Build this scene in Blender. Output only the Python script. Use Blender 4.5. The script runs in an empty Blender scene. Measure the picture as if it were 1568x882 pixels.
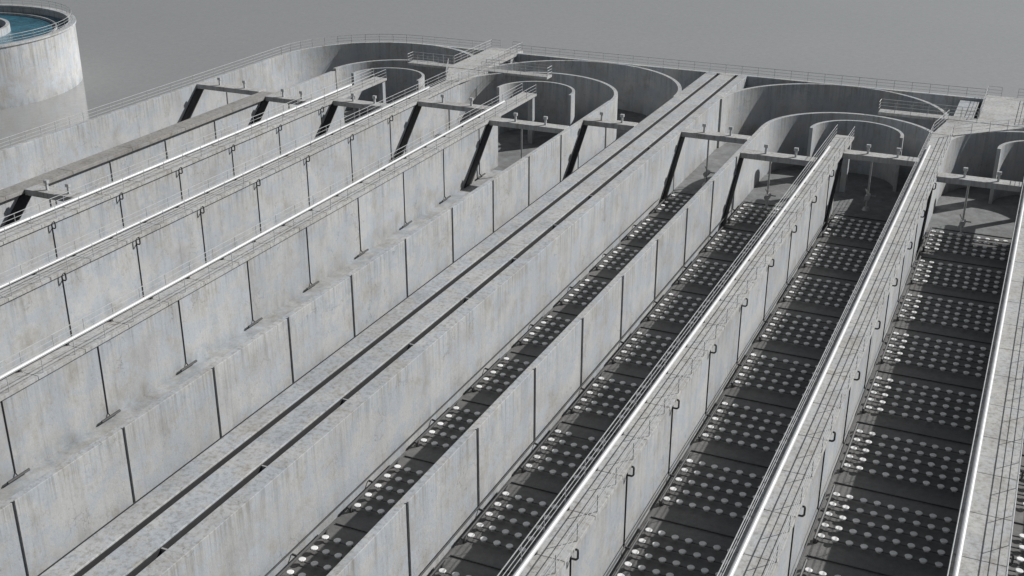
import bpy, math, random
from mathutils import Vector
random.seed(3)
scene=bpy.context.scene
PI=math.pi
FLOOR=-6.0
SUN=Vector((1.06,1.15,1.0))

# ---------------------------------------------------------------- materials
def newmat(name):
    m=bpy.data.materials.new(name); m.use_nodes=True
    nt=m.node_tree; b=nt.nodes['Principled BSDF']
    return m,nt,b
def noise(nt,vec,scale,detail=5,rough=.6,mapscale=None):
    n=nt.nodes.new('ShaderNodeTexNoise'); n.inputs['Scale'].default_value=scale
    n.inputs['Detail'].default_value=detail; n.inputs['Roughness'].default_value=rough
    if mapscale:
        mp=nt.nodes.new('ShaderNodeMapping'); mp.inputs['Scale'].default_value=mapscale
        nt.links.new(vec,mp.inputs['Vector']); vec=mp.outputs['Vector']
    nt.links.new(vec,n.inputs['Vector']); return n.outputs['Fac']
def ramp(nt,fac,stops):
    r=nt.nodes.new('ShaderNodeValToRGB'); e=r.color_ramp.elements
    while len(e)<len(stops): e.new(.5)
    for i,(p,c) in enumerate(stops):
        e[i].position=p; e[i].color=(c[0],c[1],c[2],1) if not isinstance(c,(int,float)) else (c,c,c,1)
    nt.links.new(fac,r.inputs['Fac']); return r.outputs['Color']
def mix(nt,mode,fac,a,b):
    n=nt.nodes.new('ShaderNodeMix'); n.data_type='RGBA'; n.blend_type=mode
    if isinstance(fac,(int,float)): n.inputs[0].default_value=fac
    else: nt.links.new(fac,n.inputs[0])
    for i,v in ((6,a),(7,b)):
        if isinstance(v,tuple): n.inputs[i].default_value=(*v,1)
        else: nt.links.new(v,n.inputs[i])
    return n.outputs[2]
def bump(nt,b,h,strength,dist):
    n=nt.nodes.new('ShaderNodeBump'); n.inputs['Strength'].default_value=strength
    n.inputs['Distance'].default_value=dist
    nt.links.new(h,n.inputs['Height']); nt.links.new(n.outputs['Normal'],b.inputs['Normal'])

def concrete(name,base,dark,brown,blue,rough=.85,panel=True):
    m,nt,b=newmat(name)
    g=nt.nodes.new('ShaderNodeNewGeometry'); P=g.outputs['Position']
    sx=nt.nodes.new('ShaderNodeSeparateXYZ'); nt.links.new(P,sx.inputs[0])
    big=noise(nt,P,.22,4,.6)
    c=ramp(nt,big,[(.34,dark),(.5,base),(.66,tuple(min(1,x*1.07) for x in base))])
    bl=ramp(nt,noise(nt,P,.45,6,.7,(1,1,1.3)),[(.46,0.0),(.58,1.0)])
    c=mix(nt,'MIX',bl,c,blue)
    br=ramp(nt,noise(nt,P,.6,8,.75,(1,.8,.6)),[(.53,0.0),(.68,.85)])
    c=mix(nt,'MIX',br,c,brown)
    if panel:
        def bay(o,d,off):
            q=nt.nodes.new('ShaderNodeMath'); q.operation='ADD'; q.inputs[1].default_value=off; nt.links.new(o,q.inputs[0])
            r=nt.nodes.new('ShaderNodeMath'); r.operation='DIVIDE'; r.inputs[1].default_value=d; nt.links.new(q.outputs[0],r.inputs[0])
            f=nt.nodes.new('ShaderNodeMath'); f.operation='FLOOR'; nt.links.new(r.outputs[0],f.inputs[0]); return f.outputs[0]
        cb=nt.nodes.new('ShaderNodeCombineXYZ'); nt.links.new(bay(sx.outputs['Y'],8.4,4.5),cb.inputs[1]); nt.links.new(bay(sx.outputs['X'],4.7,0.3),cb.inputs[0])
        wn=nt.nodes.new('ShaderNodeTexWhiteNoise'); wn.noise_dimensions='3D'; nt.links.new(cb.outputs[0],wn.inputs['Vector'])
        c=mix(nt,'MULTIPLY',1.0,c,ramp(nt,wn.outputs['Value'],[(0,.92),(1,1.05)]))
    st=ramp(nt,noise(nt,P,1.0,5,.7,(2.4,2.4,.12)),[(.28,.66),(.44,1.0),(.7,1.04)])
    c=mix(nt,'MULTIPLY',.5,c,st)
    st=ramp(nt,noise(nt,P,1.0,3,.6,(.5,.5,.07)),[(.34,.8),(.5,1.0)])
    c=mix(nt,'MULTIPLY',.5,c,st)
    # run-off marks under the wall crown and damp band at the foot
    def band(z0,z1):
        r=nt.nodes.new('ShaderNodeMapRange'); r.inputs['From Min'].default_value=z0; r.inputs['From Max'].default_value=z1
        nt.links.new(sx.outputs['Z'],r.inputs['Value']); return r.outputs[0]
    def mul(a,b_):
        q=nt.nodes.new('ShaderNodeMath'); q.operation='MULTIPLY'; nt.links.new(a,q.inputs[0]); nt.links.new(b_,q.inputs[1]); return q.outputs[0]
    run=ramp(nt,noise(nt,P,1.0,5,.7,(3.2,3.2,.1)),[(.48,0.0),(.64,.85)])
    c=mix(nt,'MULTIPLY',mul(band(-2.6,-.1),run),c,(.64,.62,.58))
    foot=ramp(nt,noise(nt,P,.8,5,.7,(1,1,.4)),[(.35,.1),(.65,.8)])
    c=mix(nt,'MULTIPLY',mul(band(-4.0,-5.9),foot),c,(.60,.59,.57))
    sp=ramp(nt,noise(nt,P,4.0,7,.8),[(.3,.62),(.44,1.0),(.7,1.07)])
    c=mix(nt,'MULTIPLY',.75,c,sp)
    v=nt.nodes.new('ShaderNodeTexVoronoi'); v.feature='DISTANCE_TO_EDGE'; v.inputs['Scale'].default_value=.22
    ad=nt.nodes.new('ShaderNodeVectorMath'); ad.operation='ADD'
    nn=nt.nodes.new('ShaderNodeTexNoise'); nn.inputs['Scale'].default_value=.8; nn.inputs['Detail'].default_value=6
    nt.links.new(P,nn.inputs['Vector']); sc=nt.nodes.new('ShaderNodeVectorMath'); sc.operation='SCALE'; sc.inputs['Scale'].default_value=4
    nt.links.new(nn.outputs['Color'],sc.inputs[0]); nt.links.new(P,ad.inputs[0]); nt.links.new(sc.outputs[0],ad.inputs[1])
    nt.links.new(ad.outputs[0],v.inputs['Vector'])
    ck=ramp(nt,v.outputs['Distance'],[(0.0,.5),(.009,1.0)])
    mk=ramp(nt,noise(nt,P,.3,3),[(.53,0.0),(.58,.8)])
    cm=mix(nt,'MIX',mk,(1,1,1),ck)
    c=mix(nt,'MULTIPLY',1.0,c,cm)
    nt.links.new(c,b.inputs['Base Color']); b.inputs['Roughness'].default_value=rough
    b.inputs['Specular IOR Level'].default_value=.3
    bump(nt,b,noise(nt,P,4,8,.7),.4,.05)
    return m
M_wall=concrete('wall_concrete',(.48,.485,.48),(.40,.405,.405),(.375,.355,.32),(.435,.465,.495))
M_slab=concrete('slab_concrete',(.485,.485,.47),(.40,.395,.38),(.36,.34,.30),(.47,.48,.485),panel=False)
M_beam=concrete('beam_concrete',(.34,.33,.31),(.26,.25,.235),(.26,.24,.21),(.32,.318,.312))
M_end=concrete('floor_concrete',(.26,.265,.265),(.185,.19,.19),(.20,.198,.185),(.24,.25,.255),panel=False)
def simple(name,col,rough,metal=0,var=.15,scale=2.):
    m,nt,b=newmat(name)
    g=nt.nodes.new('ShaderNodeNewGeometry')
    f=noise(nt,g.outputs['Position'],scale,5,.65)
    c=ramp(nt,f,[(.3,tuple(x*(1-var) for x in col)),(.7,tuple(min(1,x*(1+var)) for x in col))])
    nt.links.new(c,b.inputs['Base Color']); b.inputs['Roughness'].default_value=rough; b.inputs['Metallic'].default_value=metal
    return m
M_rail=simple('galvanised_steel',(.50,.51,.515),.5,.2)
M_pipe=simple('air_main_steel',(.66,.665,.67),.5,.1,.08)
M_dark=simple('dark_steel',(.09,.09,.09),.5,.3)
M_shade_joint=simple('shade_and_joint_dark',(.045,.045,.047),.6,.1)  # near-black tone shared by joint seals and the added shadow shapes
M_grid=simple('floor_pipe_steel',(.10,.10,.10),.5,.3)
M_mid=simple('grey_pipe',(.42,.42,.415),.5,.1)
M_disc=simple('diffuser_membrane',(.84,.84,.83),.55,0,.18,.9)
m,nt,b=newmat('tank_floor'); M_floor=m
g=nt.nodes.new('ShaderNodeNewGeometry'); P=g.outputs['Position']
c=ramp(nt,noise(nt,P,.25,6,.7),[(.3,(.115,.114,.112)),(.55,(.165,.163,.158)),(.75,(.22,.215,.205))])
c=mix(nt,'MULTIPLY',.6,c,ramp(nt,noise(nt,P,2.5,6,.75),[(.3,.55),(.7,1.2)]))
nt.links.new(c,b.inputs['Base Color']); b.inputs['Roughness'].default_value=.6
bump(nt,b,noise(nt,P,3,6,.7),.3,.04)
m,nt,b=newmat('ground_surface'); M_ground=m
g=nt.nodes.new('ShaderNodeNewGeometry'); P=g.outputs['Position']
c=ramp(nt,noise(nt,P,.02,3,.5),[(.3,(.305,.308,.295)),(.7,(.325,.325,.315))])
c=mix(nt,'MULTIPLY',.6,c,ramp(nt,noise(nt,P,1.6,6,.8),[(.3,.8),(.7,1.18)]))
nt.links.new(c,b.inputs['Base Color']); b.inputs['Roughness'].default_value=.08
b.inputs['IOR'].default_value=2.7
bump(nt,b,noise(nt,P,.8,5,.7),.02,.02)
m,nt,b=newmat('tank_water'); M_water=m
g=nt.nodes.new('ShaderNodeNewGeometry'); P=g.outputs['Position']
c=ramp(nt,noise(nt,P,.35,6,.7),[(.35,(.012,.085,.13)),(.7,(.05,.21,.29))])
nt.links.new(c,b.inputs['Base Color']); b.inputs['Roughness'].default_value=.12
bump(nt,b,noise(nt,P,.9,5,.7),.8,.25)

# ---------------------------------------------------------------- mesh helper
class MB:
    def __init__(s): s.v=[]; s.f=[]
    def box(s,x0,x1,y0,y1,z0,z1):
        n=len(s.v)
        s.v+=[(x0,y0,z0),(x1,y0,z0),(x1,y1,z0),(x0,y1,z0),(x0,y0,z1),(x1,y0,z1),(x1,y1,z1),(x0,y1,z1)]
        s.f+=[[n+i for i in q] for q in ((0,3,2,1),(4,5,6,7),(0,1,5,4),(1,2,6,5),(2,3,7,6),(3,0,4,7))]
    def prism(s,pts,z0,z1):
        k=len(s.v); m=len(pts)
        s.v+=[(p[0],p[1],z0) for p in pts]+[(p[0],p[1],z1) for p in pts]
        s.f+=[[k+i,k+(i+1)%m,k+m+(i+1)%m,k+m+i] for i in range(m)]+[[k+i for i in range(m)][::-1],[k+m+i for i in range(m)]]
    def tube(s,a,b,r,n=6):
        a=Vector(a);b=Vector(b); d=(b-a).normalized()
        u=d.orthogonal().normalized(); w=d.cross(u); k=len(s.v)
        for p in (a,b):
            for i in range(n):
                t=2*PI*i/n; s.v.append(tuple(p+(u*math.cos(t)+w*math.sin(t))*r))
        for i in range(n):
            j=(i+1)%n; s.f.append([k+i,k+j,k+n+j,k+n+i])
        s.f.append([k+i for i in range(n)][::-1]); s.f.append([k+n+i for i in range(n)])
    def path(s,pts,r,n=6):
        for a,b in zip(pts[:-1],pts[1:]): s.tube(a,b,r,n)
    def disc(s,x,y,z0,z1,r,n=10,r2=None):
        k=len(s.v); r2=r2 or r
        for z,rr in ((z0,r),(z1,r2)):
            for i in range(n):
                t=2*PI*i/n; s.v.append((x+math.cos(t)*rr,y+math.sin(t)*rr,z))
        for i in range(n):
            j=(i+1)%n; s.f.append([k+i,k+j,k+n+j,k+n+i])
        s.f.append([k+n+i for i in range(n)])
    def arc(s,cx,cy,ri,ro,a0,a1,z0,z1,n=48):
        k=len(s.v); full=abs(abs(a1-a0)-360)<1e-6
        for i in range(n+1):
            t=math.radians(a0+(a1-a0)*i/n); c,q=math.cos(t),math.sin(t)
            s.v+=[(cx+ri*c,cy+ri*q,z0),(cx+ro*c,cy+ro*q,z0),(cx+ro*c,cy+ro*q,z1),(cx+ri*c,cy+ri*q,z1)]
        for i in range(n):
            p=k+4*i;q=p+4
            for j in range(4):
                jj=(j+1)%4; s.f.append([p+j,q+j,q+jj,p+jj])
        if not full:
            s.f.append([k,k+1,k+2,k+3]); p=k+4*n; s.f.append([p+3,p+2,p+1,p])
    def obj(s,name,mat,parent=None,bevel=0,smooth=False):
        me=bpy.data.meshes.new(name); me.from_pydata(s.v,[],s.f); me.update()
        o=bpy.data.objects.new(name,me); scene.collection.objects.link(o)
        me.materials.append(mat)
        import bmesh
        bm=bmesh.new(); bm.from_mesh(me); bmesh.ops.recalc_face_normals(bm,faces=bm.faces); bm.to_mesh(me); bm.free()
        if bevel:
            md=o.modifiers.new('bevel','BEVEL'); md.width=bevel; md.segments=2; md.limit_method='ANGLE'
        if parent: o.parent=parent
        return o
def empty(name):
    e=bpy.data.objects.new(name,None); scene.collection.objects.link(e); return e

def rail_line(mb,pts,h=1.1,step=2.1,levels=(1.1,.72,.36),r=.03,z=0):
    for a,b in zip(pts[:-1],pts[1:]):
        a=Vector((*a,z)); b=Vector((*b,z)); L=(b-a).length
        for l in levels: mb.tube(a+Vector((0,0,l)),b+Vector((0,0,l)),r if l==levels[0] else r*.7,5)
        n=max(1,round(L/step))
        for i in range(n+1):
            p=a.lerp(b,i/n); mb.tube(p,p+Vector((0,0,levels[0])),r*.9,5)

Y0=-10.
drops=[54.3+8.4*k for k in range(-7,8)]
# ---------------------------------------------------------------- walls
def wall(x,t,y1,name='concrete_wall',z1=0,y0=Y0):
    mb=MB(); mb.box(x-t/2,x+t/2,y0,y1,FLOOR,z1); return mb.obj(name,M_wall,bevel=.03)
CY=134.
wall(-95.1,.6,CY,'outer_basin_wall'); wall(16.9,.6,135.2,'outer_basin_wall')
wall(-45.9,.5,129); wall(-27.1,.5,126); wall(9.6,.5,126)
wall(-84.3,.5,130,z1=-.35)
mb=MB(); mb.box(-39.75,-38.4,Y0,147.7,FLOOR,0); mb.box(-37.85,-36.05,Y0,147.7,FLOOR,0.05)
mb.box(-35.6,-34.5,Y0,147.7,FLOOR,0)
mb.obj('joint_channel_wall',M_wall,bevel=.03)
mb=MB(); mb.box(-38.398,-37.852,Y0,147.6,FLOOR,-.45); mb.box(-38.398,-38.34,Y0,147.6,-.45,-.1)
mb.box(-36.048,-35.602,Y0,147.6,FLOOR,-.5); mb.box(-36.048,-35.98,Y0,147.6,-.5,-.05)
mb.box(-40.0,-39.752,Y0,134,-.42,-.14)  # added dark strip, stands in for the shadow line at the next wall's foot
mb.obj('joint_seal_and_shade_line',M_shade_joint)
mb=MB()
for y in drops:
    mb.box(-35.978,-35.602,y-.05,y+.05,-.5,-.05)
mb.obj('joint_spacer',M_mid)
def walkwall(x,yend,ysl,w=1.9,name='walkway_wall',hook=True):
    root=empty(name)
    m1=MB(); m1.box(x-.3+.45,x+.3+.45,Y0,yend,FLOOR,-.28)
    if ysl>yend+1: m1.box(x+.15,x+.75,ysl-.8,ysl-.1,FLOOR,-.28)
    m1.obj('wall',M_wall,root,.03)
    m2=MB(); y=Y0
    while y<ysl:
        e=min(y+4.2,ysl); m2.box(x-w/2,x+w/2,y+.02,e-.02,-.27,0); y+=4.2
    m2.obj('deck',M_slab,root,.02)
    m3=MB()
    rail_line(m3,[(x-w/2+.06,Y0),(x-w/2+.06,ysl-.1)],step=2.8)
    rail_line(m3,[(x+w/2-.06,Y0),(x+w/2-.06,ysl-.1)],step=2.8)
    m3.obj('handrail',M_rail,root)
    m4=MB(); xp=x-w/2+.38
    m4.tube((xp,Y0,.3),(xp,ysl-6,.3),.13,12)
    m4.obj('air_main',M_pipe,root)
    m5=MB()
    for d in [Y0+4.2*i for i in range(int((ysl-Y0)/4.2)-1)]: m5.box(xp-.08,xp+.08,d-.08,d+.08,0,.18)
    xf=x+.75; xo=x+w/2+.2
    for d in drops:
        if d>yend-1: continue
        if hook: m5.path([(xo-.14,d,-.12),(xo-.02,d,-.12),(xo,d,-.22),(xo,d,-.62),(xo-.1,d,-.72),(xf+.08,d,-.72)],.06)
        m5.tube((xf+.03,d,-.3),(xf+.03,d,-5.5),.045)
    m5.obj('air_drop_pipe',M_dark,root)
    return root
XW={'G':-76.2,'F':-67.1,'E':-56.0,'W1':-18.4,'W2':-9.1,'W3':.8}
walkwall(XW['G'],118,128); walkwall(XW['F'],CY,131); walkwall(XW['E'],118,128.5,hook=False)
walkwall(XW['W1'],117.5,125.5); walkwall(XW['W2'],CY,130,2.1); walkwall(XW['W3'],117.5,125.5,2.6)
mb=MB(); y=Y0
while y<116:
    mb.box(-85.6,-83.6,y+.015,min(y+8.4,116.6)-.015,-.346,0); y+=8.4
mb.obj('channel_cover_slab',M_beam,bevel=.03)
mb=MB()
for xf in (-45.65,-26.85,9.85,-84.05):
    for d in drops:
        if d>118: continue
        mb.tube((xf+.05,d,.1 if xf!=-84.05 else -.6),(xf+.05,d,-5.5),.06)
mb.obj('air_drop_pipe',M_mid)
# ---------------------------------------------------------------- curved end walls
NA=[0]
def arcwall(cx,cy,r,a0,a1,name,t=.45,z1=0):
    NA[0]+=1
    mb=MB(); mb.arc(cx,cy,r-t/2,r+t/2,a0,a1,FLOOR,z1-.01-.004*NA[0],64); return mb.obj(name,M_wall,bevel=.02)
arcwall(-81.0,CY,14.1,0,180,'curved_end_wall',.6)
arcwall(-53.4,CY,13.7,0,180,'curved_end_wall')
arcwall(-21.8,135.2,12.7,0,180,'curved_end_wall')
arcwall(5.2,135.2,11.7,0,180,'curved_end_wall')
arcwall(-75.6,130,8.6,0,180,'curved_guide_wall')
arcwall(-56.3,129,10.4,0,180,'curved_guide_wall')
arcwall(-18.0,126,9.1,0,180,'curved_guide_wall')
arcwall(.5,126,9.1,0,180,'curved_guide_wall')
for cx,cy in ((-76,129),(-56,130),(-17.6,127.5),(1.4,127.5)):
    arcwall(cx,cy,4.7,-4,184,'curved_baffle',.35)
mb=MB(); mb.box(-67,17.2,147.7,148.3,FLOOR,0.0); mb.obj('back_wall',M_wall,bevel=.03)
mb=MB(); mb.box(-81,-67.004,147.75,148.3,FLOOR,-.004); mb.obj('back_wall',M_wall)
mb=MB()
pts=[(-95.1,Y0),(-95.1,CY)]+[(-81+14.1*math.cos(math.radians(a)),CY+14.1*math.sin(math.radians(a))) for a in range(172,92,-8)]+[(-81,148.1),(-71.2,148.1)]
rail_line(mb,pts,step=2.1); rail_line(mb,[(-66.3,148.05),(-6.3,148.05)]); rail_line(mb,[(-1.1,148.05),(17,148.05),(17,Y0)])
mb.obj('perimeter_railing',M_rail)
# end platforms
def platform(x,hw,wl,wr,tri,pier):
    root=empty('access_platform')
    a=MB(); a.box(x-hw,x+hw,136.4,149.6,-.3,.08); a.box(x-wl,x-hw-.003,136.5,138.1,-.25,.06); a.box(x+hw+.003,x+wr,136.5,138.1,-.25,.06)
    a.prism(tri,-.268,.03)
    a.obj('deck',M_slab,root,.02)
    p=MB()
    for sx in (-1,1): p.box(x+sx*(hw-.5)-.25,x+sx*(hw-.5)+.25,146,147.6,FLOOR,-.31)
    p.box(pier[0],pier[1],CY+.01,147.69,FLOOR,-.31)
    p.obj('pier',M_wall,root)
    r=MB(); z=.08
    for sx in (-1,1):
        rail_line(r,[(x+sx*(hw-.1),138.1),(x+sx*(hw-.1),149.5)],z=z,step=1.9)
        wg=wl if sx<0 else wr
        rail_line(r,[(x+sx*hw,138.05),(x+sx*wg,138.05),(x+sx*wg,136.55),(x+sx*hw,136.55)],z=z,step=1.7)
    rail_line(r,[tri[0],tri[3]],z=.03); rail_line(r,[tri[1],tri[2]],z=.03)
    rail_line(r,[(x-hw+.1,149.5),(x-.9,149.5)],z=z); rail_line(r,[(x+.9,149.5),(x+hw-.1,149.5)],z=z)
    r.obj('handrail',M_rail,root)
platform(-68.6,2.4,8.4,11.5,[(-68.0,130.05),(-66.2,130.05),(-65.2,136.38),(-70.9,136.38)],(-67.6,-66.9))
platform(-3.7,2.55,13,9,[(-10.1,130.02),(-8.1,130.02),(-1.3,136.38),(-9.2,136.38)],(-8.9,-6.8))
# ---------------------------------------------------------------- cross beams with gear
def beam(xa,xb,y,w=1.5,shadow_plate=True,xs=None):
    root=empty('cross_beam')
    a=MB(); a.box(xa,xb,y-w/2,y+w/2,-.5,.06); a.obj('deck',M_slab,root,.03)
    g=MB(); L=xb-xa
    for f in (.32,.72):
        xx=xa+L*f; g.box(xx-.1,xx+.1,y-.1,y+.1,.06,.7); g.box(xx-.2,xx+.2,y-.16,y+.16,.7,1.0)
    g.obj('gate_actuator',M_rail,root)
    if shadow_plate:  # dark plate added on the wall, painting in the beam's cast shadow
        s=MB(); x0=(xs if xs is not None else xa)
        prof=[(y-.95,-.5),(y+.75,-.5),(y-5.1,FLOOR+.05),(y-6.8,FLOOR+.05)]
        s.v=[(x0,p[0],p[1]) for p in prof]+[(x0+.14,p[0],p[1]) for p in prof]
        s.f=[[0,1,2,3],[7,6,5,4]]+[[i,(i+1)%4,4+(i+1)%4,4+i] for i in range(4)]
        s.obj('beam_shadow_plate',M_shade_joint,root)
    q=MB()
    xx=xa+L*.38; q.tube((xx,y+.45,-.5),(xx,y+.45,FLOOR+.3),.1,8); q.disc(xx,y+.45,FLOOR,FLOOR+.35,.45,12,.25)
    q.tube((xx,y+.1,-4.6),(xx,y+1.1,-4.6),.28,10)
    for k in range(3):
        t=2*PI*k/3; q.tube((xx,y+1.0,-4.6),(xx+math.cos(t)*.75,y+1.05,-4.6+math.sin(t)*.75),.07,5)
    q.obj('mixer_post',M_mid,root)
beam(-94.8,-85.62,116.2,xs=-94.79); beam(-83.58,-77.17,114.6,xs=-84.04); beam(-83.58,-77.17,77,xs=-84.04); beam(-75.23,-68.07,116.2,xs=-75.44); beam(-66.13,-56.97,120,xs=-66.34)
beam(-94.8,-85.62,75,shadow_plate=False)
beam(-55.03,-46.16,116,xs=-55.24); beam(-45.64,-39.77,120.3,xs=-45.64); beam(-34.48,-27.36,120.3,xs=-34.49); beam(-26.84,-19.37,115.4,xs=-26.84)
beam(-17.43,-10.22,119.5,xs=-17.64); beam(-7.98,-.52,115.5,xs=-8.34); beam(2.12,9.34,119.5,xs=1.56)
# ---------------------------------------------------------------- floors
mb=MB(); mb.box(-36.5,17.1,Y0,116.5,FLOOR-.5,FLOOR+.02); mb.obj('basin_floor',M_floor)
mb=MB(); mb.box(-95.3,-36.504,Y0,116.5,FLOOR-.5,FLOOR+.02); mb.obj('basin_floor',M_wall)
mb=MB(); mb.box(-95.3,17.1,116.504,148,FLOOR-.5,FLOOR+.02); mb.obj('basin_end_floor',M_end)
# ---------------------------------------------------------------- diffusers
chans=[(-34.5,-27.35),(-26.85,-18.25),(-17.65,-8.95),(-8.35,.95),(1.55,9.35),(9.85,16.6)]
for (a,b_) in chans:
    root=empty('air_diffuser_grid'); D=MB(); Q=MB()
    n=int((b_-a-1.0)/.82)
    for yc in drops:
        if yc>115 or yc<0: continue
        for r in range(5):
            y=yc+(r-2)*1.2
            Q.tube((a+.45,y,FLOOR+.2),(a+.6+n*.82,y,FLOOR+.2),.05,5)
            for i in range(n):
                if random.random()<.006: continue
                x=a+.7+i*.82+random.uniform(-.03,.03)
                rr=.225; z=FLOOR+random.uniform(-.02,.02); yy=y+random.uniform(-.03,.03)
                D.disc(x,yy,z+.2,z+.33,.16,10,rr); D.disc(x,yy,z+.33,z+.36,rr,10,.19)
        Q.tube((a+.45,yc-3.1,FLOOR+.45),(a+.45,yc+3.1,FLOOR+.45),.08,8)
        Q.tube((a+.6+n*.82,yc-2.7,FLOOR+.2),(a+.6+n*.82,yc+2.7,FLOOR+.2),.05,5)
        Q.tube((a+.05,yc,FLOOR+.5),(a+.45,yc,FLOOR+.45),.07,6)
        for yy in (-2.8,2.8): Q.box(a+.37,a+.53,yc+yy-.08,yc+yy+.08,FLOOR,FLOOR+.5)
        Q.box(a+.3,b_-.2,yc+4.1,yc+4.16,FLOOR+.02,FLOOR+.1)
    Q.tube((a+.25,0,FLOOR+.95),(a+.25,112,FLOOR+.95),.045,6)
    D.obj('diffuser_discs',M_disc,root); Q.obj('pipework',M_grid,root)
Q=MB()
for a in (-55.25,-45.65,-66.35,-75.45,-84.05):
    for yc in drops:
        if yc>115: continue
        Q.tube((a+.25,yc-.9,FLOOR+.3),(a+.25,yc+.9,FLOOR+.3),.09,8)
        Q.tube((a+.05,yc,FLOOR+.5),(a+.25,yc,FLOOR+.3),.06,6)
Q.obj('air_manifold_pipe',M_dark)
# ---------------------------------------------------------------- clarifier
root=empty('round_clarifier_tank'); cx,cy=-142.8,119.8
T=MB(); T.arc(cx,cy,17.7,18.3,0,360,FLOOR,2.1,128); T.arc(cx,cy,17.5,18.5,0,360,2.103,2.35,128)
T.obj('shell',M_wall,root)
T=MB(); T.arc(cx,cy,9.0,9.5,0,360,FLOOR,2.3,96); T.arc(cx,cy,15.6,15.8,0,360,.2,1.6,96)
T.obj('inner_ring',M_wall,root)
T=MB(); T.disc(cx,cy,FLOOR+.1,1.3,17.71,96); T.obj('water',M_water,root)
T=MB()
pts=[(cx+18.0*math.cos(math.radians(a)),cy+18.0*math.sin(math.radians(a))) for a in range(0,361,6)]
rail_line(T,pts,z=2.35,step=1.9); T.obj('handrail',M_rail,root)
T=MB(); T.box(cx-18,cx+0,cy-.8,cy+.8,2.36,2.6); T.disc(cx,cy,1,4,1.2,20); T.obj('scraper_bridge',M_rail,root)
# ---------------------------------------------------------------- ground (sheet with hole for the basin)
mb=MB(); S=4000; z=FLOOR
xs=[-S,-95.2,17.0,S]; ys=[-S,Y0,147.9,S]
for i in range(3):
    for j in range(3):
        if i==1 and j==1: continue
        k=len(mb.v); mb.v+=[(xs[i],ys[j],z),(xs[i+1],ys[j],z),(xs[i+1],ys[j+1],z),(xs[i],ys[j+1],z)]; mb.f.append([k,k+1,k+2,k+3])
mb.obj('ground',M_ground)
# ---------------------------------------------------------------- light
w=bpy.data.worlds.new('World'); scene.world=w; w.use_nodes=True; nt=w.node_tree
bg=nt.nodes['Background']; sk=nt.nodes.new('ShaderNodeTexSky'); sk.sky_type='NISHITA'; sk.sun_disc=False
el=math.atan2(SUN.z,math.hypot(SUN.x,SUN.y)); az=math.atan2(SUN.x,SUN.y)
sk.sun_elevation=el; sk.sun_rotation=az
hs=nt.nodes.new('ShaderNodeHueSaturation'); hs.inputs['Saturation'].default_value=.35
nt.links.new(sk.outputs[0],hs.inputs['Color']); nt.links.new(hs.outputs[0],bg.inputs[0]); bg.inputs[1].default_value=.05
L=bpy.data.lights.new('sun','SUN'); L.energy=4.4; L.angle=math.radians(.5); L.color=(1,.985,.97)
lo=bpy.data.objects.new('sun',L); scene.collection.objects.link(lo); lo.rotation_euler=SUN.to_track_quat('Z','Y').to_euler()
scene.view_settings.view_transform='Standard'; scene.view_settings.look='None'; scene.view_settings.exposure=0
# ---------------------------------------------------------------- camera
c=bpy.data.cameras.new('camera'); co=bpy.data.objects.new('camera',c); scene.collection.objects.link(co)
co.location=(0,0,35); co.rotation_euler=(math.radians(90-23.3),0,math.radians(24.4))
c.sensor_width=36; c.lens=42.0; c.clip_end=9000; c.clip_start=.5
scene.camera=co
